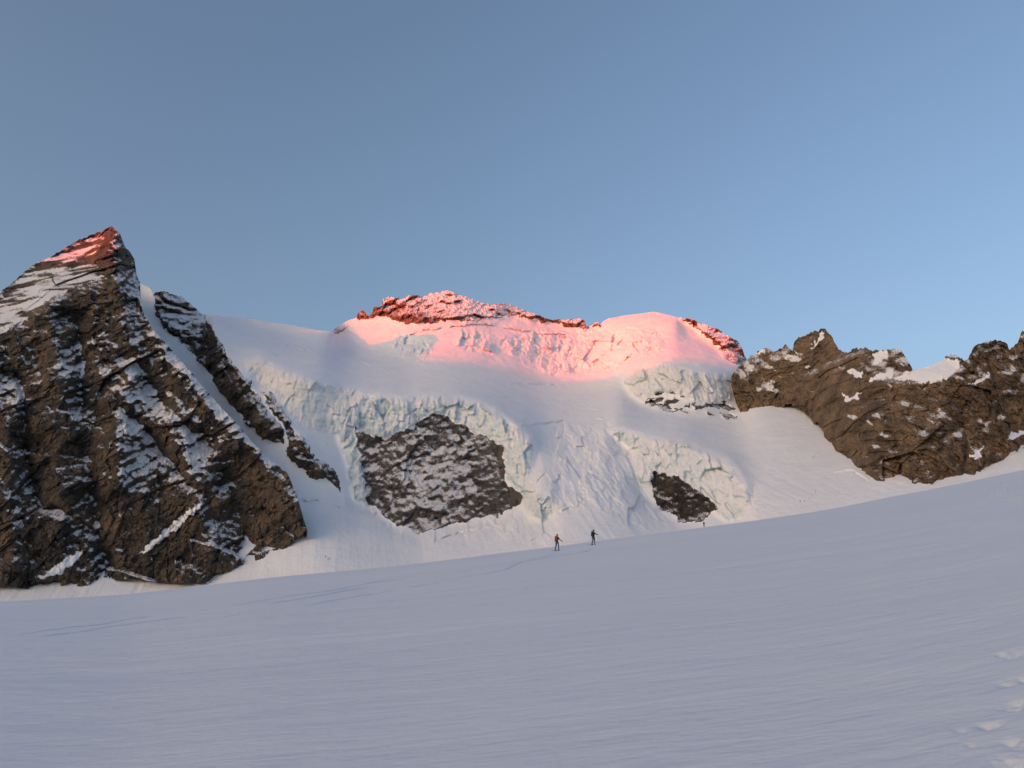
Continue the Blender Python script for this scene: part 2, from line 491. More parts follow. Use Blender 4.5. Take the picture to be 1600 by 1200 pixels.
SPUR = [(1062, 497), (1082, 490), (1105, 500), (1122, 508), (1140, 518), (1155, 528), (1170, 545), (1175, 575), (1157, 571), (1135, 560), (1125, 547), (1110, 532), (1090, 515)]
CRESTROCK = [(555, 480), (575, 478), (590, 470), (600, 455), (640, 455), (700, 448), (760, 468), (800, 470), (860, 492), (912, 490), (918, 512), (890, 508), (840, 500), (800, 492), (765, 496), (740, 502), (700, 500), (660, 502), (640, 506), (610, 497), (585, 490), (575, 500), (556, 499)]
LITTLE = [(517, 513), (530, 508), (541, 511), (535, 518), (520, 520)]
SUMMIT = [(500, 400), (505, 520), (560, 540), (640, 556), (720, 568), (780, 580), (840, 590), (900, 588), (960, 580), (1040, 568), (1110, 560), (1180, 575), (1200, 400)]
ROUGH = [[(610, 528), (640, 525), (672, 540), (668, 557), (640, 556), (620, 545)], [(712, 520), (745, 517), (775, 530), (770, 552), (735, 552), (715, 540)],
         [(780, 535), (830, 520), (905, 520), (960, 518), (1035, 518), (1032, 548), (960, 572), (920, 582), (870, 585), (830, 572)],
         [(860, 668), (905, 660), (960, 668), (1000, 690), (990, 730), (1010, 770), (1030, 800), (1050, 820), (1000, 830), (930, 790), (880, 800), (850, 830), (830, 790), (835, 740), (870, 720), (850, 690)],
         [(560, 785), (610, 812), (650, 838), (700, 826), (780, 808), (830, 803), (865, 815), (860, 850), (760, 838), (690, 848), (600, 825)],
         [(1165, 770), (1180, 760), (1200, 790), (1170, 812)]]
CRACKS = [([(440, 539), (452, 540), (475, 546), (505, 554), (527, 555), (555, 560), (575, 567), (600, 580)], 2.2),
          ([(820, 664), (850, 662), (882, 656), (920, 654), (950, 654)], 2.5),
          ([(800, 602), (825, 599), (850, 600), (875, 602), (900, 606)], 1.8),
          ([(670, 586), (687, 590), (725, 595)], 1.5), ([(710, 609), (750, 615), (787, 621), (837, 627), (900, 637), (932, 640)], 1.2),
          ([(647, 519), (670, 515), (690, 514), (725, 509), (762, 506), (787, 512), (812, 516), (855, 522), (882, 520), (910, 516)], 3.0),
          ([(1223, 720), (1264, 717), (1287, 708)], 1.6), ([(1304, 740), (1318, 734), (1335, 734), (1353, 749)], 1.6),
          ([(480, 782), (505, 785), (525, 790)], 2.0), ([(692, 840), (720, 831), (745, 827), (780, 822)], 2.4),
          ([(1095, 660), (1120, 668), (1150, 680)], 1.0), ([(955, 515), (990, 512), (1030, 520)], 1.2)]

F = Field(-320, 1920, 420, 976, 4)
def region(poly, grow=0.0):
    return inside(poly, F.X, F.Y)
S = np.full(F.X.shape, 0.50)
S = np.where(F.Y < 700, F.t + 0.24, S)                                    # the glacier above the cliffs
S = np.where((F.X < 470) & (F.Y < 900) & (F.Y > 0.95 * F.X + 300), np.where(F.Y < lines([(-330, 900), (330, 860), (480, 790)])(F.X), 1.45, 0.75), S)
S = np.where((F.Y < 640) & (F.X > 330) & (F.X < 1160), F.t + 0.16, S)
S = np.where((F.X < 600) & (F.Y < 570) & (F.X > 320), F.t + 0.20, S)
S = np.where(inside([(180, 420), (320, 420), (345, 540), (440, 690), (540, 780), (430, 760), (250, 560), (190, 480)], F.X, F.Y), 1.2, S)
S = np.where(inside([(345, 520), (385, 575), (450, 650), (520, 676), (540, 700), (560, 780), (530, 780), (480, 700), (400, 610)], F.X, F.Y), 0.95, S)
S = np.where(inside([(835, 670), (1000, 690), (1010, 800), (900, 820), (830, 800)], F.X, F.Y), 0.62, S)
S = np.where(inside([(1160, 640), (1300, 640), (1340, 740), (1200, 760)], F.X, F.Y), 0.52, S)
S = np.where(inside(SUMMIT, F.X, F.Y), 0.85, S)
S = np.where(inside([(520, 400), (520, 512), (650, 512), (770, 508), (900, 515), (925, 400)], F.X, F.Y), 1.5, S)
for poly in ROUGH[:3]:
    S = np.where(inside(poly, F.X, F.Y), 1.1, S)
S = blur(S, 6, 2)
for poly, v in ((RIB, 1.6), (RIB2, 1.6), (ICE_L, 1.3), (ICE_C, 4.0), (WALL, 2.4), (ICE_R, 3.0), (CAVE, 3.0), (ICE_U, 3.0), (OUTCROP, 1.6), (SPUR, 1.6)):
    S = np.where(inside(poly, F.X, F.Y), v, S)
sky_y = lines(SKYLINE)(F.X)
S = np.where((F.Y < sky_y + 14) & (F.X > 320) & (F.X < 530), F.t + 0.12, S)
S = np.where((F.Y < sky_y + 12) & (F.X > 945) & (F.X < 1065), F.t + 0.25, S)
S = np.maximum(blur(S, 1, 2), F.t + 0.10)
cut = inside(RIB, F.X, F.Y) | inside([(180, 420), (245, 420), (255, 512), (440, 692), (540, 790), (300, 800), (180, 500)], F.X, F.Y)
bot = lines([(-320, 720), (0, 690), (250, 630), (480, 560), (800, 510), (1250, 480), (1600, 430), (1920, 400)])(F.xs)
F.solve(S, bot, 0.12, cut.astype(int), 700)

def face_points(px_lo, px_hi, top, bottom, step=1.35):
    cols = np.arange(px_lo, px_hi, step)
    t, b = top(cols), bottom(cols)
    rows = np.arange(t.min(), b.max() + step, step)[:, None]
    return np.broadcast_to(cols, (len(rows), len(cols))).copy(), np.clip(rows, t[None], b[None])

def solid(PY, extra=0):
    """cells that have height (rows clipped at the skyline or the foot collapse)"""
    d = PY[1:] - PY[:-1]
    k = np.maximum(d[:, :-1], d[:, 1:]) > 1e-6
    return np.vstack([np.ones((extra, k.shape[1]), bool), k])

def _hash(i, j, k):
    return _perm[(_perm[(_perm[i & 255] + j) & 255] + k) & 255]
_rnd = np.random.RandomState(3).uniform(-1, 1, (256, 4)).astype(np.float32)
def facets(u, w, seed, tilt=1.0, step=0.5):
    """angular blocks: every cell of a loose mosaic is a small tilted plane standing in or out (unit cells)"""
    iu = np.floor(u).astype(np.int32); iw = np.floor(w).astype(np.int32)
    best = np.full(u.shape, 9e9, np.float32); out = np.zeros(u.shape, np.float32)
    for du in (-1, 0, 1):
        for dw in (-1, 0, 1):
            h = _rnd[_hash(iu + du, iw + dw, seed)]; g = _rnd[_hash(iu + du, iw + dw, seed + 77)]
            ex = u - (iu + du + 0.5 + 0.45 * h[..., 0]); ey = w - (iw + dw + 0.5 + 0.45 * h[..., 1])
            d = ex * ex + ey * ey
            m = d < best
            best = np.where(m, d, best)
            out = np.where(m, step * h[..., 2] + tilt * (h[..., 3] * ex + g[..., 0] * ey), out)
    return out

def rock_relief(X, Y, Z, seed, scale=1.0, dip=35.0, fine=1.0):
    """relief of a jointed rock face in metres, positive towards the valley"""
    si = int(seed * 7)
    wx = X + 7 * noise(X / 45, Y / 45, Z / 45 + seed) + 1.2 * noise(X / 14, Y / 14, Z / 14 + seed)
    wz = Z + 7 * noise(X / 45 + 9, Y / 45, Z / 45 + seed) + 1.2 * noise(X / 14 + 5, Y / 14, Z / 14 + seed)
    d = 0
    for k, (lam, amp, ang, st) in enumerate(((90, 9.0, 100, 1.8), (34, 4.0, dip, 1.6), (7, 1.0, 105, 1.5))):
        lam = lam * scale; a = math.radians(ang)
        u = (wx * math.cos(a) + wz * math.sin(a)) / (lam * st); w = (-wx * math.sin(a) + wz * math.cos(a)) / lam
        d = d + amp * scale * (0.45 - 2.2 * np.abs(noise(u + 3.7 * k, Y / lam * 0.7 + seed, w - 1.9 * k)))
    for k, (lam, amp, ang, st) in enumerate(((44, 8.0, 62, 1.5), (21, 5.0, dip, 1.9), (11, 3.6, 108, 1.5), (6, 2.5 * fine, dip + 12, 1.6), (3.2, 1.5 * fine, 80, 1.3))):
        lam = lam * scale; a = math.radians(ang)
        u = (wx * math.cos(a) + wz * math.sin(a)) / (lam * st); w = (-wx * math.sin(a) + wz * math.cos(a)) / lam
        d = d + amp * scale * facets(u, w, si + 13 * k, 1.0, 0.55)
    return d

def dust(X, Y, Z, seed, cover, zone=0.0, lean=0.18, where=None, big=0.3, fine=0.2, wide=2):
    """how much snow lies on rock: ledges that look up, in drifts; cover = share of the face that is white"""
    nb = grid_normal(blur(X, wide, 2), blur(Y, wide, 2), blur(Z, wide, 2))
    n1 = fbm(X / 40, Y / 40 + seed, Z / 40, 3); n2 = fbm(X / 8 + Z / 16, Y / 8 + seed, Z / 4.5 - X / 20, 5, 0.75)
    sc = nb[..., 2] + lean * nb[..., 0] + big * n1 + fine * n2 + zone
    q = np.quantile(sc[where] if where is not None and where.any() else sc, 1 - cover)
    return 0.5 + (sc - q) * 0.9

SKIRT = [(12, 0.3), (60, 0.9), (160, 1.0), (400, 1.0)]
def add_back(X, Y, Z, arrs=()):
    """carry the top of a face over the ridge and down its far side"""
    h = np.hypot(X[0], Y[0]); ux, uy = X[0] / h, Y[0] / h
    rowsX, rowsY, rowsZ = [], [], []
    for d, s in reversed(SKIRT):
        rowsX.append(X[0] + ux * d); rowsY.append(Y[0] + uy * d); rowsZ.append(Z[0] - d * s)
    X = np.vstack(rowsX + [X]); Y = np.vstack(rowsY + [Y]); Z = np.vstack(rowsZ + [Z])
    out = [np.vstack([np.repeat(a[:1], len(SKIRT), 0), a]) for a in arrs]
    return X, Y, Z, out

# ---- the sheet itself
def ragged(px, py, amp, scale, seed):
    return px + amp * fbm(px / scale, py / scale, 0 * px + seed, 3), py + amp * fbm(px / scale + 40, py / scale, 0 * px + seed, 3)

bottomline = lambda x: lines(CREST)(x) + 26
sk = lines(SKYLINE)
def sheet_top(x):
    rocky = ((x > 556) & (x < 920)) | ((x > 1064) & (x < 1175)) | ((x > 240) & (x < 318))
    return sk(x) + fbm(x / 5, 0 * x, 0 * x + 3, 3) * np.where(rocky, 3.2, 0.0)
PX, PY = face_points(-130, 1730, sheet_top, bottomline, 1.4)
R = F.at(PX, PY)
X, Y, Z = place(PX, PY, R)

rx, ry = ragged(PX, PY, 9.0, 16, 1.0)
rx2, ry2 = ragged(PX, PY, 5.0, 9, 5.0)
reg = np.zeros(PX.shape, np.int8)
for k, (poly, rough_edge) in enumerate(((ICE_L, 1), (ICE_C, 0), (ICE_R, 0), (ICE_U, 0), (WALL, 1), (CAVE, 0), (OUTCROP, 1), (RIB, 1), (RIB2, 1), (SPUR, 1), (CRESTROCK, 1), (LITTLE, 0))):
    ins = inside(poly, rx, ry) if rough_edge else inside(poly, rx2, ry2)
    reg[ins] = k + 1
# snow breaks up the thin rock areas
n_out = fbm(X / 16, Y / 30, Z / 9, 4)
n_cr = fbm(X / 26 + 0.6 * Z / 26, Y / 40, Z / 30 + 3, 4)
reg[(reg == 7) & (n_out < 0.06)] = 0
reg[(reg == 10) & (fbm(X / 20, Y / 30, Z / 16 + 7, 4) < -0.12)] = 0

for poly in ([(597, 463), (613, 466), (614, 482), (598, 484)], [(559, 484), (574, 484), (574, 498), (559, 498)], [(582, 478), (596, 477), (600, 490), (583, 492)], [(878, 496), (916, 496), (917, 511), (880, 509)], [(926, 502), (938, 502), (938, 511), (924, 511)]):
    reg[inside(poly, rx2, ry2)] = 11

disp = 1.6 * fbm(X / 70, Y / 90, Z / 50, 3) + 0.7 * fbm(X / 14, Y / 22, Z / 10, 3)
upper = sstep(600, 560, PY)
disp += 3.5 * upper * fbm(X / 75, Y / 120, Z / 60 + 5, 4)
# flow bands and sagging crevasses of the open glacier
band = sstep(690, 650, PY) * sstep(540, 575, PY) * sstep(380, 470, PX) * sstep(1190, 1120, PX)
yy = PY - 0.14 * PX + 5 * noise(PX / 60, PY / 40, 0 * PX + 6)
disp += band * (1.3 * (ridged(PX / 120, yy / 9, 0 * PX + 2, 3) - 0.8) * sstep(-0.2, 0.25, noise(PX / 70, PY / 25, 0 * PX + 15)) + 0.5 * fbm(PX / 9, yy / 3.5, 0 * PX + 9, 3))
disp += 1.6 * upper * fbm(X / 18, Y / 40, Z / 13 + 2, 3)
# avalanche runnels down the fans
fan = sstep(690, 760, PY)
disp += 0.9 * fan * ridged(X / 9 + Z / 22, Y / 200, Z / 90, 3)
soft = lambda m, n=2: blur(m.astype(np.float32), n, 2)
def masked(w, fn):
    m = w > 0.004
    o = np.zeros(w.shape, np.float32)
    if m.any(): o[m] = fn(X[m], Y[m], Z[m]) * w[m]
    return o
ice = soft(np.isin(reg, (1, 2, 3, 4)))
rock = soft(np.isin(reg, (5, 6, 7, 8, 9, 10, 11, 12)), 1)
rough = np.zeros(PX.shape, np.float32)
for poly in ROUGH:
    rough = np.maximum(rough, inside(poly, rx, ry))
rough = soft(rough, 3)
def serac(X, Y, Z, s, seed):
    """broken ice: tall blocks split by cracks, fluted on their faces"""
    wx = X + 2.0 * noise(X / 9, Y / 15, Z / 9 + seed); wz = Z + 2.0 * noise(X / 9 + 4, Y / 15, Z / 9 + seed)
    return (4.0 * s * facets(wx / (12 * s), wz / (26 * s), int(seed), 0.9, 0.7) + 1.9 * s * facets(wx / (5.5 * s), wz / (10 * s), int(seed) + 5, 0.9, 0.7)
            + 0.7 * s * facets((wx + 0.2 * wz) / (2.4 * s), wz / (7 * s), int(seed) + 9, 0.9, 0.6) + 0.5 * (ridged(Z / 5 + 0.1 * X / 5, X / 60, Y / 60, 2) - 0.6) + 0.6 * fbm(X / 3, Y / 6, Z / 3 + seed, 2))
kind_amp = np.where(reg == 1, 0.5, np.where(reg == 4, 0.8, 1.0))
disp += masked(ice * kind_amp, lambda x, y, z: 1.15 * serac(x, y, z, 1.0, 2.0) + 1.2 * (ridged(x / 4.2, y / 30, z / 26, 3) - 0.8))
disp += 5.0 * blur(np.isin(reg, (2, 3)), 4, 2) + 3.0 * blur(reg == 4, 3, 2)          # the lips stand proud of the rock
disp += masked(rough, lambda x, y, z: serac(x, y, z, 1.2, 8.0)) * np.where(PY < 600, 1.1, 0.8)
disp += masked(rock * np.where(np.isin(reg, (5, 6)), 0.62, np.where(np.isin(reg, (10, 11, 12)), 0.8, 1.0)), lambda x, y, z: rock_relief(x, y, z, 3.0, 0.7, 25.0, 1.3))
disp += 16 * soft(reg == 8, 8) + 9 * soft(reg == 9, 6) + 10 * soft(np.isin(reg, (10,)), 3) + 6 * soft(reg == 11, 2)
# crevasses: an open lip with a shaded slot under it
for line, dep in CRACKS:
    x_ = PX + 2.0 * noise(PX / 14, PY / 14, 0 * PX); y_ = PY + 6.0 * noise(PX / 22 + 7, PY / 60, 0 * PX + 3) + 3 * noise(PX / 7 + 7, PY / 30, 0 * PX + 3)
    m = (PX > line[0][0] - 20) & (PX < line[-1][0] + 20) & (np.abs(PY - line[0][1]) < 90)
    d = np.full(PX.shape, 99.0, np.float32); sd = np.zeros(PX.shape, np.float32)
    d[m], sd[m] = linedist(line, x_[m], y_[m])
    here = sstep(-0.3, 0.1, noise(PX / 22, PY / 22, 0 * PX + 11))
    disp += here * dep * (1.2 * np.exp(-((sd + 1.6) / 1.6) ** 2) * (d < 6) - 1.3 * np.exp(-((sd - 1.0) / 0.8) ** 2) * (d < 6))
Rd = R - disp * np.clip(R / 700, 0.6, 1.6)
X, Y, Z = place(PX, PY, Rd)
nrm = grid_normal(X, Y, Z)
sn = np.zeros(PX.shape)
for ids, cover, zone in (((5,), 0.33, -0.16 * sstep(690, 800, PX) - 0.10 * sstep(760, 830, PY)), ((6,), 0.07, 0), ((7,), 0.2, 0), ((8,), 0.24, 0), ((9,), 0.25, 0), ((10,), 0.18, -0.25 * sstep(1085, 1150, PX)), ((11,), 0.44, 0.5 * sstep(620, 760, PX) + 0.02 * (480 - PY)), ((12,), 0.2, 0)):
    m = np.isin(reg, ids)
    if m.any(): sn = np.where(m, dust(X, Y, Z, 2.0, cover, zone, 0.18, m, 0.16 if ids[0] == 5 else 0.3, 0.45 if ids[0] == 5 else 0.25, 1), sn)
sn = np.where(np.isin(reg, (1, 2, 3, 4)), 0.55 * (nrm[..., 2] - 0.2), sn)
# the whole rib and wall edges stay rock; wide snow on rock is drawn by the shader
GPX, GPY, GX, GY, GZ = PX, PY, X, Y, Z
XB, YB, ZB, (regB, snB) = add_back(X, Y, Z, (reg, sn))
cell = regB[:-1, :-1]
full = solid(PY, len(SKIRT))
smooth_reg = lambda ids: np.isin(cell, ids) & full
glacier = grid_object("glacier", XB, YB, ZB, M['snow'], faces=smooth_reg((0,)))
tag(glacier, "crevassed snow covered glacier face below the glowing summit", kind="structure")
THINGS = [((1,), "ice_cliff", 'ice_pale', "grey green sloping ice wall beside the long rock rib", "ice cliff", "ice cliffs of the glacier"),
          ((2,), "ice_cliff", 'ice_blue', "pale blue ice cliff arching over the large frosted rock wall", "ice cliff", "ice cliffs of the glacier"),
          ((3,), "ice_cliff", 'ice_blue', "ice cliff curving round the small dark rock hollow", "ice cliff", "ice cliffs of the glacier"),
          ((4,), "ice_cliff", 'ice_pale', "white ice cliff under the snow dome, touching the brown ridge", "ice cliff", "ice cliffs of the glacier"),
          ((5,), "rock_wall", 'wall_rock', "large rounded rock wall powdered with frost below the ice cliff", "rock wall", None),
          ((6,), "rock_wall", 'hollow_rock', "small dark rock hollow at the foot of the ice", "rock wall", None),
          ((7,), "rock_outcrop", 'wall_rock', "broken dark rocks below the white ice cliff", "rocks", None),
          ((8,), "rock_rib", 'peak_rock', "long snow dusted rock rib beside the steep snow couloir", "rock rib", None),
          ((9,), "rock_rib", 'peak_rock', "short lower rock rib ending beside the ice streak", "rock rib", None),
          ((10,), "rock_spur", 'summit_rock', "red sunlit rock spur falling from the snow dome", "rock spur", None),
          ((11,), "summit_rocks", 'summit_rock', "red sunlit rocks along the highest snowy crest", "rocks", None),
          ((12,), "rock_outcrop", 'summit_rock', "tiny rock outcrop at the left foot of the glowing summit", "rocks", None)]
for ids, name, mat, lab, cat, grp in THINGS:
    f = smooth_reg(ids)
    if f.sum() < 4: continue
    tag(grid_object(name, XB, YB, ZB, M[mat], faces=f, snow=snB, smooth=ids[0] <= 4), lab, cat, grp)

# ------------------------------------------------------------------ the dark rock peak
PEAK_TOP = [(-330, 560), (-200, 520), (-60, 480), (0, 456), (14, 446), (30, 432), (46, 418), (62, 409), (80, 401), (100, 389), (115, 379), (130, 372), (150, 364), (160, 361), (168, 356), (175, 353), (179, 357), (186, 363),
            (190, 372), (197, 388), (205, 396), (210, 405), (212, 420), (216, 436), (219, 442), (220, 468), (222, 484), (237, 513), (262, 539), (283, 564), (305, 589), (325, 614), (350, 641), (372, 664), (392, 688), (414, 711), (450, 741),
            (462, 770), (470, 795), (478, 822), (481, 834)]
PEAK_BOT = [(-330, 940), (-60, 915), (0, 907), (60, 914), (110, 912), (160, 903), (200, 897), (260, 902), (330, 904), (360, 882), (385, 872), (410, 868), (440, 852), (470, 836), (481, 826)]
FLANK = [(-340, 640), (-340, 480), (0, 470), (30, 435), (60, 412), (140, 372), (165, 362), (160, 385), (150, 410), (165, 432), (120, 448), (70, 470), (40, 500), (0, 519), (-100, 570)]
LEDGES = [[(52, 902), (66, 897), (90, 880), (112, 866), (130, 858), (129, 868), (110, 884), (92, 896), (66, 903)],
          [(212, 866), (235, 848), (258, 826), (284, 805), (305, 790), (318, 780), (314, 792), (296, 806), (276, 826), (250, 846), (228, 862)]]
G = Field(-340, 500, 330, 964, 4)
S1 = np.full(G.X.shape, 1.9)
S1 = np.where(inside(FLANK, G.X, G.Y), 1.05, S1)
S1 = np.where(G.Y > 800, 2.6, S1)
base_y = lines(PEAK_BOT)(G.xs)
baseR = F.at(G.xs, base_y)
hb = ray(G.xs, base_y)[2]
# below its foot the peak stands straight down into the snow
S1 = np.where(G.Y > base_y[None], 30.0, S1)
G.solve(np.maximum(blur(S1, 1, 2), G.t + .2), baseR, 0.10, None, 900)
ptop = lines(PEAK_TOP); pbot = lambda x: np.maximum(lines(PEAK_BOT)(x) + 8 * sstep(480, 440, x), ptop(x) + 2)
PX, PY = face_points(-150, 481, lambda x: ptop(x) + 3.4 * fbm(x / 6, 0 * x, 0 * x + 8, 4) * sstep(482, 470, x), pbot, 1.25)
R = G.at(PX, PY)
X, Y, Z = place(PX, PY, R)
rx, ry = ragged(PX, PY, 9.0, 16, 21.0)
flank = inside(FLANK, rx, ry)
lx, ly = ragged(PX, PY, 6.0, 9, 22.0)
ledge = np.zeros(PX.shape, np.int8)
for k, poly in enumerate(LEDGES):
    ledge[inside(poly, lx, ly)] = k + 1
fl = blur(flank, 4, 2)
rel = rock_relief(X, Y, Z, 12.0, 1.0, 38.0) + 9.0 * (ridged((X + 0.35 * Z) / 62, Y / 120, Z / 190 + 4, 2) - 0.7)
# buttresses and gullies traced on the face
GULLY = [([(30, 590), (42, 690), (55, 760), (75, 790), (110, 805)], 9, 9), ([(190, 640), (235, 680), (270, 725), (310, 770), (335, 810)], 8, 9), ([(118, 500), (130, 560), (125, 640)], 8, 14),
         ([(130, 700), (150, 800), (165, 890)], 8, 14), ([(205, 560), (260, 640), (330, 700)], 7, 12), ([(350, 740), (375, 800), (380, 860)], 6, 12)]
RIDGE = [([(176, 354), (172, 400), (190, 470), (205, 560), (190, 640), (185, 760)], 14, 22), ([(70, 480), (90, 560), (85, 700), (100, 820)], 9, 22), ([(218, 470), (260, 560), (330, 640), (420, 730), (470, 820)], 8, 16),
         ([(275, 660), (300, 740), (330, 860)], 8, 20), ([(20, 640), (10, 760), (20, 880)], 9, 18), ([(30, 905), (110, 890), (160, 850), (230, 900)], 4, 20)]
for lst, sign in ((GULLY, -1), (RIDGE, 1)):
    for line, amp, wid in lst:
        d, _ = linedist(line, PX + 16 * noise(PX / 40, PY / 40, 0 * PX) + 8 * noise(PX / 12, PY / 12, 0 * PX + 4), PY)
        rel += sign * 1.9 * amp / (1 + (d / wid) ** 2)
rel = rel * (1 - 0.72 * fl) + fl * 2.0 * fbm(X / 30, Y / 30, Z / 20, 3)
rel += 2.0 * blur(ledge > 0, 2, 2)
rel -= 30 * sstep(177, 216, PX) * sstep(540, 400, PY)      # the far side of the summit edge falls away
Rd = R - rel
X, Y, Z = place(PX, PY, Rd)
nrm = grid_normal(X, Y, Z)
zone = np.zeros(PX.shape)
for (x, y, r, k) in ((215, 620, 45, .3), (290, 690, 42, .3), (215, 700, 35, .2), (150, 530, 25, .2), (250, 550, 30, .25), (340, 690, 30, .2), (30, 620, 25, .2), (215, 750, 35, .15), (200, 400, 25, -.25),
                     (90, 720, 55, -.35), (120, 500, 40, -.25), (60, 850, 60, -.3), (250, 850, 70, -.3), (410, 800, 55, -.35), (20, 700, 40, -.2), (180, 470, 25, -.2)):
    zone += k * np.exp(-((PX - x) ** 2 + (PY - y) ** 2) / r ** 2)
sn = dust(X, Y, Z, 4.0, 0.115, zone, 0.15, ~flank, 0.16, 0.38, 1)
strip = linedist([(240, 530), (305, 600), (365, 670), (420, 722)], PX, PY)[0]
sn += 0.3 * np.exp(-(strip / 9) ** 2)
for line, amp, wid in GULLY:
    d, _ = linedist(line, PX + 16 * noise(PX / 40, PY / 40, 0 * PX) + 8 * noise(PX / 12, PY / 12, 0 * PX + 4), PY)
    sn += 0.45 * np.exp(-(d / 3.5) ** 2) * sstep(-0.1, 0.3, noise(PX / 20, PY / 20, 0 * PX + 31))
sn = np.where(flank, 0.52 + 1.25 * fbm(X / 26 - Z / 18, Y / 30, Z / 11 + 2, 5) + 0.8 * (nrm[..., 2] - 0.6) + 0.25 * sstep(420, 470, PY) , sn)
XB, YB, ZB, (snB, ldB, flB) = add_back(X, Y, Z, (sn, ledge, flank))
cell = ldB[:-1, :-1]
full = solid(PY, len(SKIRT))
k = np.unravel_index(np.argmin(np.abs(PX[-1] - 200)), PX[-1].shape)[0]
peak = empty("rock_peak", (float(X[-1, k]), float(Y[-1, k]), float(Z[-1, k])))
tag(peak, "dark pointed rock peak dusted with snow, its tip glowing red", "rock peak")
grid_object("rock_face", XB, YB, ZB, M['peak_rock'], peak, faces=(cell == 0) & full, snow=snB, smooth=False)
for j in (1, 2):
    grid_object("snow_ledge", XB, YB, ZB, M['snow'], peak, faces=(cell == j) & full)
PEAK_FIELD = G

# ------------------------------------------------------------------ the brown ridge on the right
RIDGE_TOP = [(1143, 590), (1147, 581), (1158, 570), (1169, 562), (1180, 552), (1192, 546), (1200, 545), (1208, 549), (1216, 548), (1226, 540), (1232, 542), (1238, 549), (1240, 540), (1242, 531), (1255, 526), (1264, 522), (1278, 517), (1287, 514), (1292, 517), (1297, 523), (1302, 530),
             (1307, 542), (1312, 548), (1324, 553), (1330, 548), (1335, 545), (1353, 545), (1364, 549), (1384, 548), (1396, 547), (1404, 546), (1410, 550), (1416, 560), (1427, 579), (1450, 573), (1471, 564), (1478, 558), (1489, 554), (1499, 559), (1507, 565), (1513, 562), (1517, 549), (1528, 539),
             (1540, 535), (1551, 533), (1565, 534), (1573, 537), (1577, 547), (1584, 542), (1591, 535), (1596, 521), (1602, 518), (1640, 500), (1720, 480), (1900, 470)]
RIDGE_BOT = [(1143, 600), (1150, 625), (1157, 641), (1174, 637), (1197, 637), (1212, 632), (1235, 628), (1249, 635), (1264, 647), (1278, 660), (1287, 672), (1289, 690), (1290, 703), (1298, 713), (1327, 716), (1335, 730), (1353, 749), (1379, 757), (1399, 753), (1422, 758), (1442, 759),
             (1459, 756), (1471, 750), (1491, 746), (1506, 739), (1511, 744), (1528, 747), (1534, 735), (1557, 724), (1571, 720), (1600, 698), (1700, 660), (1900, 640)]
SADDLE = [(1395, 592), (1427, 577), (1450, 568), (1471, 559), (1482, 560), (1490, 563), (1500, 560), (1500, 572), (1490, 582), (1482, 590), (1462, 596), (1440, 598), (1415, 594)]
PATCHES = [[(1355, 594), (1372, 583), (1390, 576), (1397, 580), (1395, 590), (1375, 592)], [(1364, 552), (1374, 545), (1386, 546), (1388, 556), (1376, 566), (1362, 572), (1366, 560)], [(1315, 616), (1328, 618), (1344, 612), (1340, 622), (1322, 628)], [(1322, 577), (1335, 576), (1349, 583), (1344, 590), (1330, 585)],
           [(1512, 600), (1530, 590), (1548, 580), (1540, 592), (1520, 600)], [(1572, 684), (1584, 675), (1602, 671), (1602, 678), (1580, 686)], [(1513, 714), (1530, 700), (1538, 694), (1530, 706), (1533, 716)], [(1570, 718), (1580, 706), (1604, 694), (1604, 712)], [(1264, 544), (1276, 533), (1281, 518), (1288, 520), (1286, 528), (1272, 541)], [(1176, 552), (1192, 545), (1196, 548), (1184, 556)]]
SMALL = [(1371, 652, 6), (1357, 659, 5), (1331, 651, 7), (1445, 671, 5), (1473, 646, 8), (1485, 655, 4), (1538, 660, 8), (1566, 653, 6), (1379, 681, 7), (1366, 697, 5), (1306, 685, 4), (1268, 611, 5), (1200, 600, 9), (1205, 608, 7), (1187, 609, 5), (1218, 587, 5), (1213, 580, 4), (1204, 574, 4), (1232, 556, 7), (1243, 560, 7), (1247, 552, 6), (1172, 572, 8), (1161, 585, 7), (1311, 572, 5), (1263, 573, 4), (1410, 570, 6), (1392, 605, 6), (1414, 632, 4), (1500, 590, 5), (1498, 680, 4), (1585, 580, 7), (1594, 622, 6), (1536, 586, 5), (1575, 583, 5), (1455, 659, 4), (1510, 672, 4)]
H = Field(1120, 1920, 450, 800, 4)
S3 = np.full(H.X.shape, 1.7)
for poly in [SADDLE] + PATCHES[:2]:
    S3 = np.where(inside(poly, H.X, H.Y), 0.8, S3)
rb = lines(RIDGE_BOT)
base_y = rb(H.xs)
S3 = np.where(H.Y > base_y[None], 30.0, S3)
# the ridge runs at one steady distance and the snow laps against it
foot = F.at(H.xs, base_y)
H.solve(np.maximum(blur(S3, 1, 2), H.t + .25), foot, 0.03, None, 700)
rt = lines(RIDGE_TOP)
PX, PY = face_points(1143, 1730, lambda x: rt(x) + (4.0 * fbm(x / 5, 0 * x, 0 * x + 18, 4) + 1.7 * np.round(2.4 * fbm(x / 8, 0 * x, 0 * x + 41, 2)) - 1.0) * np.where((x > 1425) & (x < 1476), 0.1, 1), lambda x: np.maximum(rb(x) + 4 + 11 * fbm(x / 7, 0 * x, 0 * x + 61, 4), rt(x) + 4), 1.25)
R = H.at(PX, PY)
X, Y, Z = place(PX, PY, R)
lx, ly = ragged(PX, PY, 7.0, 8, 32.0)
patch = np.zeros(PX.shape, np.int8)
for k, poly in enumerate([SADDLE] + PATCHES):
    patch[inside(poly, lx, ly)] = k + 1
rel = rock_relief(X, Y, Z, 25.0, 0.72, 84.0, 1.7) + 2.6 * (ridged(X / 10 + 0.15 * Z / 10, Y / 40, Z / 55, 3) - 0.8)
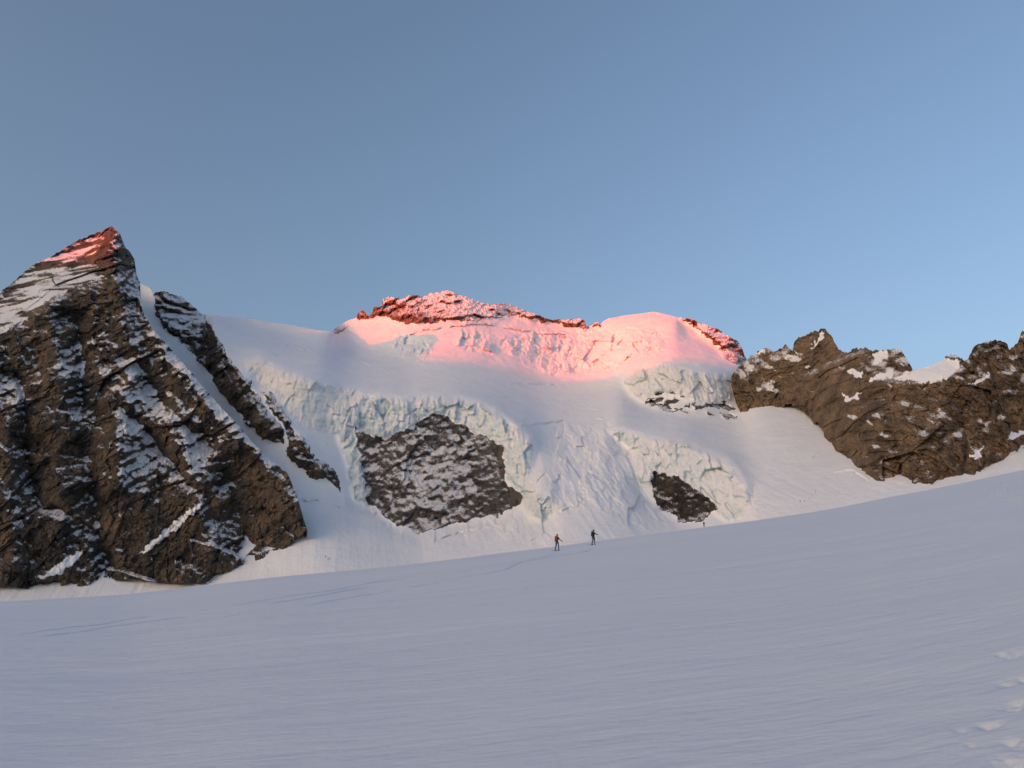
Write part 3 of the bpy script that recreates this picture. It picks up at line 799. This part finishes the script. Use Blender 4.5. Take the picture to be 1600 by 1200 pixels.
for line, amp, wid in (([(1505, 640), (1512, 700), (1508, 745)], 8, 8), ([(1300, 560), (1285, 640), (1300, 700)], 6, 14), ([(1400, 690), (1405, 750)], 5, 9), ([(1240, 545), (1250, 600), (1262, 640)], 4, 10)):
    d, _ = linedist(line, PX + 8 * noise(PX / 25, PY / 25, 0 * PX), PY)
    rel -= amp * np.exp(-d / wid)
pw = blur(patch > 0, 2, 2)
rel = rel * (1 - 0.75 * pw)
Rd = R - rel * 0.9
X, Y, Z = place(PX, PY, Rd)
nrm = grid_normal(X, Y, Z)
sn = dust(X, Y, Z, 14.0, 0.03, 0.25 * sstep(620, 560, PY), 0.05, None, 0.15, 0.2, 2)
for (x, y, r) in SMALL:
    sn += 0.55 * np.exp(-(((lx - x) / (r * 1.2)) ** 2 + ((ly - y - 0.3 * (lx - x)) / (r * 0.55)) ** 2))
XB, YB, ZB, (snB, pB) = add_back(X, Y, Z, (sn, patch))
cell = pB[:-1, :-1]
full = solid(PY, len(SKIRT))
k = int(np.argmin(np.abs(PX[-1] - 1420)))
ridge = empty("rock_ridge", (float(X[-1, k]), float(Y[-1, k]), float(Z[-1, k])))
tag(ridge, "brown jagged rock ridge with snow patches and a snowy saddle", "rock ridge")
grid_object("rock_face", XB, YB, ZB, M['ridge_rock'], ridge, faces=(cell == 0) & full, snow=snB, smooth=False)
for j in range(1, len(PATCHES) + 2):
    f = (cell == j) & full
    if f.sum() > 6:
        o = grid_object("snow_saddle" if j == 1 else "snow_patch", XB, YB, ZB, M['snow'], ridge, faces=f)

# ------------------------------------------------------------------ an unseen range added behind the viewer, its crest shaped to shade the valley
sa, ca, te = math.sin(SUN_AZ), math.cos(SUN_AZ), math.tan(SUN_EL)
DIST = 5000.0
def sun_coords(x, y, z):
    return x * ca - y * sa, z + te * (x * sa + y * ca + DIST)

prof = []
for (a, b) in [(520, 521), (560, 536), (610, 549), (660, 557), (720, 566), (770, 576), (830, 588), (900, 586), (960, 580), (1020, 572), (1080, 566), (1150, 572)]:
    prof.append(sun_coords(*place(a, b, float(F.at(a, b)))))
p2 = [sun_coords(*place(a, b, float(PEAK_FIELD.at(a, b)))) for (a, b) in [(50, 420), (100, 416), (145, 405)]]
prof = sorted((float(a), float(b)) for a, b in prof + p2)
ps = np.array([a for a, b in prof]); ph = np.array([b for a, b in prof])
def ridge_height(s):
    """crest of the added range, fitted so its shadow edge lies across the summit"""
    h = np.zeros_like(s)
    for k in range(len(s)):
        w = np.exp(-((ps - s[k]) / 45.0) ** 2) + 1e-9
        h[k] = (w * ph).sum() / w.sum()
    wild = sstep(ps[-1] + 60, ps[-1] + 400, s) + sstep(ps[0] - 60, ps[0] - 400, s)
    return h + 45 * sstep(ps[0], ps[0] - 75, s) + 14 * sstep(ps[0] + 25, ps[0] + 5, s) + 30 * sstep(ps[-1] + 8, ps[-1] + 45, s) + 100 * sstep(ps[0] - 110, ps[0] - 170, s) + wild * (40 + 60 * fbm(s / 400, 0 * s, 0 * s + 1, 4))
ss = np.concatenate([np.linspace(-6000, -1400, 60), np.linspace(-1390, -300, 220), np.linspace(-280, 5000, 70)])
hh = ridge_height(ss)
cross = np.array([-1500, -1000, -600, -300, -120, 0, 120, 300, 600, 1000, 1500], float)
drop = np.array([1.0, 0.72, 0.45, 0.24, 0.10, 0.0, 0.10, 0.24, 0.45, 0.72, 1.0])
XX = np.zeros((len(cross), len(ss))); YY = XX.copy(); ZZ = XX.copy()
for k, (c, d) in enumerate(zip(cross, drop)):
    along = -DIST + c
    XX[k] = ss * ca + along * sa; YY[k] = -ss * sa + along * ca
    ZZ[k] = hh * (1 - d) - 300 * d + 60 * d * (1 - d) * 4 * noise(ss / 300, 0 * ss + c / 300, 0 * ss)
o = grid_object("shading_range", XX, YY, ZZ, M['snow'])
tag(o, "unseen snowy range added behind the viewer to shade the valley", kind="structure")
A, Rr = np.meshgrid(np.linspace(0, 2 * math.pi, 97), np.array([5, 300, 600, 1200, 2500, 5000, 9000, 16000, 30000.]))
o = grid_object("valley_ground", np.sin(A) * Rr, np.cos(A) * Rr, -160 - 60 * noise(np.sin(A) * Rr / 700, np.cos(A) * Rr / 700, 0 * A) + 0 * A, M['snow'])
tag(o, "snow covered ground far below reaching to the horizon", kind="structure")

# ------------------------------------------------------------------ ski tourers
def plain(name, col, rough=0.7):
    m, nt, N, L, P = new_mat(name)
    P.inputs["Roughness"].default_value = rough
    n = tex_noise(N, L, N.new("ShaderNodeTexCoord").outputs["Object"], 14.0, 3)
    r = ramp(N, ((0.3, tuple(c * 0.75 for c in col)), (0.7, tuple(min(1, c * 1.2) for c in col))))
    L.new(n.outputs[0], r.inputs[0]); L.new(r.outputs[0], P.inputs["Base Color"])
    return m
M['black'] = plain("black softshell", (0.012, 0.012, 0.014))
M['navy'] = plain("navy trousers", (0.02, 0.03, 0.06))
M['blue'] = plain("blue trousers", (0.03, 0.09, 0.25))
M['red'] = plain("red pack cloth", (0.32, 0.025, 0.02))
M['skin'] = plain("skin", (0.45, 0.26, 0.18))
M['metal'] = plain("grey metal", (0.22, 0.23, 0.25), 0.4)
M['ski'] = plain("ski topsheet", (0.05, 0.05, 0.07), 0.4)
M['helmet'] = plain("dark helmet", (0.06, 0.02, 0.02), 0.4)

def skin_mesh(name, verts, edges, radii, root=0, sub=1):
    me = bpy.data.meshes.new(name)
    me.from_pydata(verts, edges, [])
    o = bpy.data.objects.new(name, me); scene.collection.objects.link(o)
    o.modifiers.new("skin", 'SKIN')
    for k, r in enumerate(radii):
        me.skin_vertices[0].data[k].radius = (r, r)
    me.skin_vertices[0].data[root].use_root = True
    sm = o.modifiers.new("sub", 'SUBSURF'); sm.levels = sub; sm.render_levels = sub
    dg = bpy.context.evaluated_depsgraph_get()
    out = bpy.data.meshes.new_from_object(o.evaluated_get(dg))
    bpy.data.objects.remove(o); bpy.data.meshes.remove(me)
    out.name = name
    for p in out.polygons: p.use_smooth = True
    return out

def body_mesh(stride, rhand, lhand, fingers):
    """walking figure, z up, facing +y; pelvis first"""
    V = [(0, 0, 0.95), (0, 0.01, 1.12), (0, 0.03, 1.32), (0, 0.04, 1.46), (0, 0.06, 1.54), (0, 0.075, 1.62), (0, 0.08, 1.71)]
    Rr = [0.135, 0.13, 0.15, 0.10, 0.058, 0.085, 0.075]
    E = [(0, 1), (1, 2), (2, 3), (3, 4), (4, 5), (5, 6)]
    def chain(start, pts, rad):
        p = start
        for q, r in zip(pts, rad):
            V.append(q); Rr.append(r); E.append((p, len(V) - 1)); p = len(V) - 1
        return p
    for sx, st in ((1, stride), (-1, -stride)):
        chain(0, [(0.10 * sx, 0.02, 0.86), (0.11 * sx, 0.06 + 0.5 * st, 0.50), (0.12 * sx, st - 0.04, 0.12), (0.12 * sx, st - 0.02, 0.05), (0.12 * sx, st + 0.16, 0.045)], [0.105, 0.075, 0.06, 0.055, 0.045])
    for sx, hand in ((1, rhand), (-1, lhand)):
        sh = Vector((0.19 * sx, 0.03, 1.41)); h = Vector(hand)
        el = (sh + h) / 2 + Vector((0.03 * sx, -0.06, -0.07))
        k = chain(3, [tuple(sh), tuple(el), tuple(h)], [0.072, 0.05, 0.038])
        if fingers:
            d = (h - el).normalized(); side = d.cross(Vector((0, 0, 1))).normalized(); up = side.cross(d).normalized()
            for q in range(4):
                b = h + d * 0.06 + up * (0.03 - 0.02 * q)
                ln = (0.035, 0.042, 0.038, 0.03)[q]
                chain(k, [tuple(b), tuple(b + d * ln - side * 0.02 * sx), tuple(b + d * 0.5 * ln - side * 0.045 * sx)], [0.012, 0.010, 0.009])
            b = h + d * 0.02 + up * 0.035
            chain(k, [tuple(b), tuple(b + d * 0.035 + up * 0.02 - side * 0.02 * sx)], [0.013, 0.010])
    return skin_mesh("body", V, E, Rr)

def dress(me, top, legs, glove):
    for m in (top, legs, M['skin'], glove): me.materials.append(m)
    for p in me.polygons:
        c = p.center
        p.material_index = 0 if c.z > 0.93 or abs(c.x) > 0.24 else 1
        if c.z > 1.53 and abs(c.x) < 0.12: p.material_index = 2
        if c.z < 0.16: p.material_index = 3
    return me

def box_mesh(name, sx, sy, sz, mat, bevel=0.2, seg=2, taper=1.0):
    import bmesh
    bm = bmesh.new(); bmesh.ops.create_cube(bm, size=1.0)
    for v in bm.verts:
        k = taper if v.co.z > 0 else 1.0
        v.co.x *= sx * k; v.co.y *= sy * k; v.co.z *= sz
    bmesh.ops.bevel(bm, geom=bm.edges[:], offset=min(sx, sy, sz) * bevel, segments=seg, affect='EDGES', profile=0.6)
    me = bpy.data.meshes.new(name); bm.to_mesh(me); bm.free()
    me.materials.append(mat)
    return me

def part(name, me, parent, loc=(0, 0, 0), rot=(0, 0, 0)):
    o = bpy.data.objects.new(name, me); link(o, parent); o.location = loc; o.rotation_euler = rot
    return o

def ski_mesh():
    import bmesh
    bm = bmesh.new(); prev = None
    prof = [(-0.78, 0.035, 0.012), (-0.5, 0.045, 0.0), (0, 0.042, 0.0), (0.5, 0.046, 0.0), (0.75, 0.048, 0.012), (0.86, 0.035, 0.06), (0.91, 0.012, 0.10)]
    for y, w, z in prof:
        ring = [bm.verts.new((-w, y, z)), bm.verts.new((w, y, z)), bm.verts.new((w, y, z + 0.018)), bm.verts.new((-w, y, z + 0.018))]
        if prev:
            for k in range(4): bm.faces.new((prev[k], prev[(k + 1) % 4], ring[(k + 1) % 4], ring[k]))
        else: bm.faces.new(ring[::-1])
        prev = ring
    bm.faces.new(prev)
    me = bpy.data.meshes.new("ski"); bm.to_mesh(me); bm.free(); me.materials.append(M['ski'])
    return me

def helmet_mesh():
    import bmesh
    bm = bmesh.new(); bmesh.ops.create_uvsphere(bm, u_segments=14, v_segments=9, radius=0.118)
    for v in bm.verts:
        v.co.y *= 1.12
        if v.co.z < -0.02: v.co.z = -0.02 - 0.35 * (-0.02 - v.co.z)
    me = bpy.data.meshes.new("helmet"); bm.to_mesh(me); bm.free(); me.materials.append(M['helmet'])
    for p in me.polygons: p.use_smooth = True
    return me

def pole_mesh(length):
    import bmesh
    bm = bmesh.new()
    bmesh.ops.create_cone(bm, cap_ends=True, segments=8, radius1=0.008, radius2=0.010, depth=length, matrix=Matrix.Translation((0, 0, length / 2)))
    bmesh.ops.create_cone(bm, cap_ends=True, segments=10, radius1=0.045, radius2=0.015, depth=0.02, matrix=Matrix.Translation((0, 0, 0.07)))
    bmesh.ops.create_cone(bm, cap_ends=True, segments=8, radius1=0.017, radius2=0.020, depth=0.14, matrix=Matrix.Translation((0, 0, length - 0.05)))
    me = bpy.data.meshes.new("ski_pole"); bm.to_mesh(me); bm.free(); me.materials.append(M['metal'])
    return me

def tourer(px, py, heading, stride, rhand, lhand, top, legs, pack, label, pole_label):
    x, y = slope_hit(px, py)
    z = ground(x, y) + 0.02
    p = empty("person", (x, y, z)); p.rotation_euler = (0, 0, heading)
    tag(p, label, "person")
    part("body", dress(body_mesh(stride, rhand, lhand, True), M[top], M[legs], M['black']), p, (0, 0, 0.035))
    part("helmet", helmet_mesh(), p, (0, 0.075, 1.735))
    bp = part("backpack", box_mesh("backpack", 0.30, 0.20, 0.52, M[pack], 0.3, 3, 0.85), p, (0, -0.19, 1.30), (math.radians(-6), 0, 0))
    part("pack_lid", box_mesh("pack_lid", 0.24, 0.18, 0.10, M[pack], 0.35, 2), bp, (0, 0.01, 0.28))
    for sx in (-1, 1):
        part("shoulder_strap", box_mesh("shoulder_strap", 0.05, 0.03, 0.34, M['black'], 0.3, 1), bp, (0.10 * sx, 0.32, 0.06))
    sk = ski_mesh()
    for sx, st in ((1, stride), (-1, -stride)):
        s_ = part("ski", sk, p, (0.12 * sx, st + 0.05, 0.0))
        part("binding", box_mesh("binding", 0.07, 0.30, 0.03, M['metal'], 0.2, 1), s_, (0, -0.02, 0.03))
    rot = Matrix.Rotation(heading, 3, 'Z')
    for hand, foot, which in ((rhand, (rhand[0] + 0.10, rhand[1] + 0.02), "in the outstretched hand of"), (lhand, (lhand[0] - 0.06, lhand[1] - 0.15), "held close to the body of")):
        h = rot @ Vector((hand[0], hand[1], hand[2] + 0.08)) + Vector((x, y, z))
        f = rot @ Vector((foot[0], foot[1], 0)); fx, fy = x + f.x, y + f.y
        f = Vector((fx, fy, ground(fx, fy) - 0.02))
        d = h - f
        q = part("ski_pole", pole_mesh(d.length + 0.05), None, f, d.to_track_quat('Z', 'Y').to_euler())
        tag(q, "thin ski pole " + which + " the " + pole_label, "ski pole", "ski poles")

tourer(870.5, 861.5, math.radians(-38), 0.17, (0.52, 0.18, 1.02), (-0.26, 0.12, 0.98), 'black', 'blue', 'red',
       "ski tourer with red backpack and blue trousers walking up the slope", "tourer with the red backpack")
tourer(927.5, 852.5, math.radians(-48), 0.10, (0.44, 0.22, 1.22), (-0.26, 0.05, 1.0), 'black', 'navy', 'black',
       "ski tourer all in black with black backpack near the crest", "tourer dressed in black")
far = dress(body_mesh(0.14, (0.34, 0.2, 1.0), (-0.34, 0.15, 1.0), False), M['black'], M['black'], M['black'])
def far_person(x, y, z, turn, label, group=None):
    o = bpy.data.objects.new("person", far); link(o)
    o.location = (x, y, z); o.rotation_euler = (0, 0, turn)
    tag(o, label, "person", group)
for (px, r, label) in ((1100, 228, "dark clad tourer half hidden behind the snow crest below the rock hollow"), (1087, 400, "tourer whose head just shows over the crest below the rock hollow"), (1235, 380, "lone tourer showing over the snow crest beyond the curved ice cliff")):
    hx, hy, _ = ray(px, 820)
    x, y = float(hx * r), float(hy * r)
    far_person(x, y, ground(x, y) - 0.02, 0.3, label)
def on_glacier(px, py):
    k = np.argmin((GPX - px) ** 2 + (GPY - py) ** 2)
    return float(GX.ravel()[k]), float(GY.ravel()[k]), float(GZ.ravel()[k])
for (px, py) in ((509, 872), (512.7, 875), (515.7, 874)):
    x, y, z = on_glacier(px, py)
    far_person(x, y, z - 0.05, px, "tiny tourer in a party of three below the dark peak", "party of three below the peak")
for (px, py) in ((1250.5, 784), (1258, 785), (1264, 781)):
    x, y, z = on_glacier(px, py)
    far_person(x, y, z - 0.05, px, "tiny tourer in a party climbing beyond the curved ice cliff", "party climbing towards the brown ridge")
x, y, z = on_glacier(1274, 769)
far_person(x, y, z - 0.05, 1.0, "tiny tourer ahead of the party, among the avalanche crumbs")
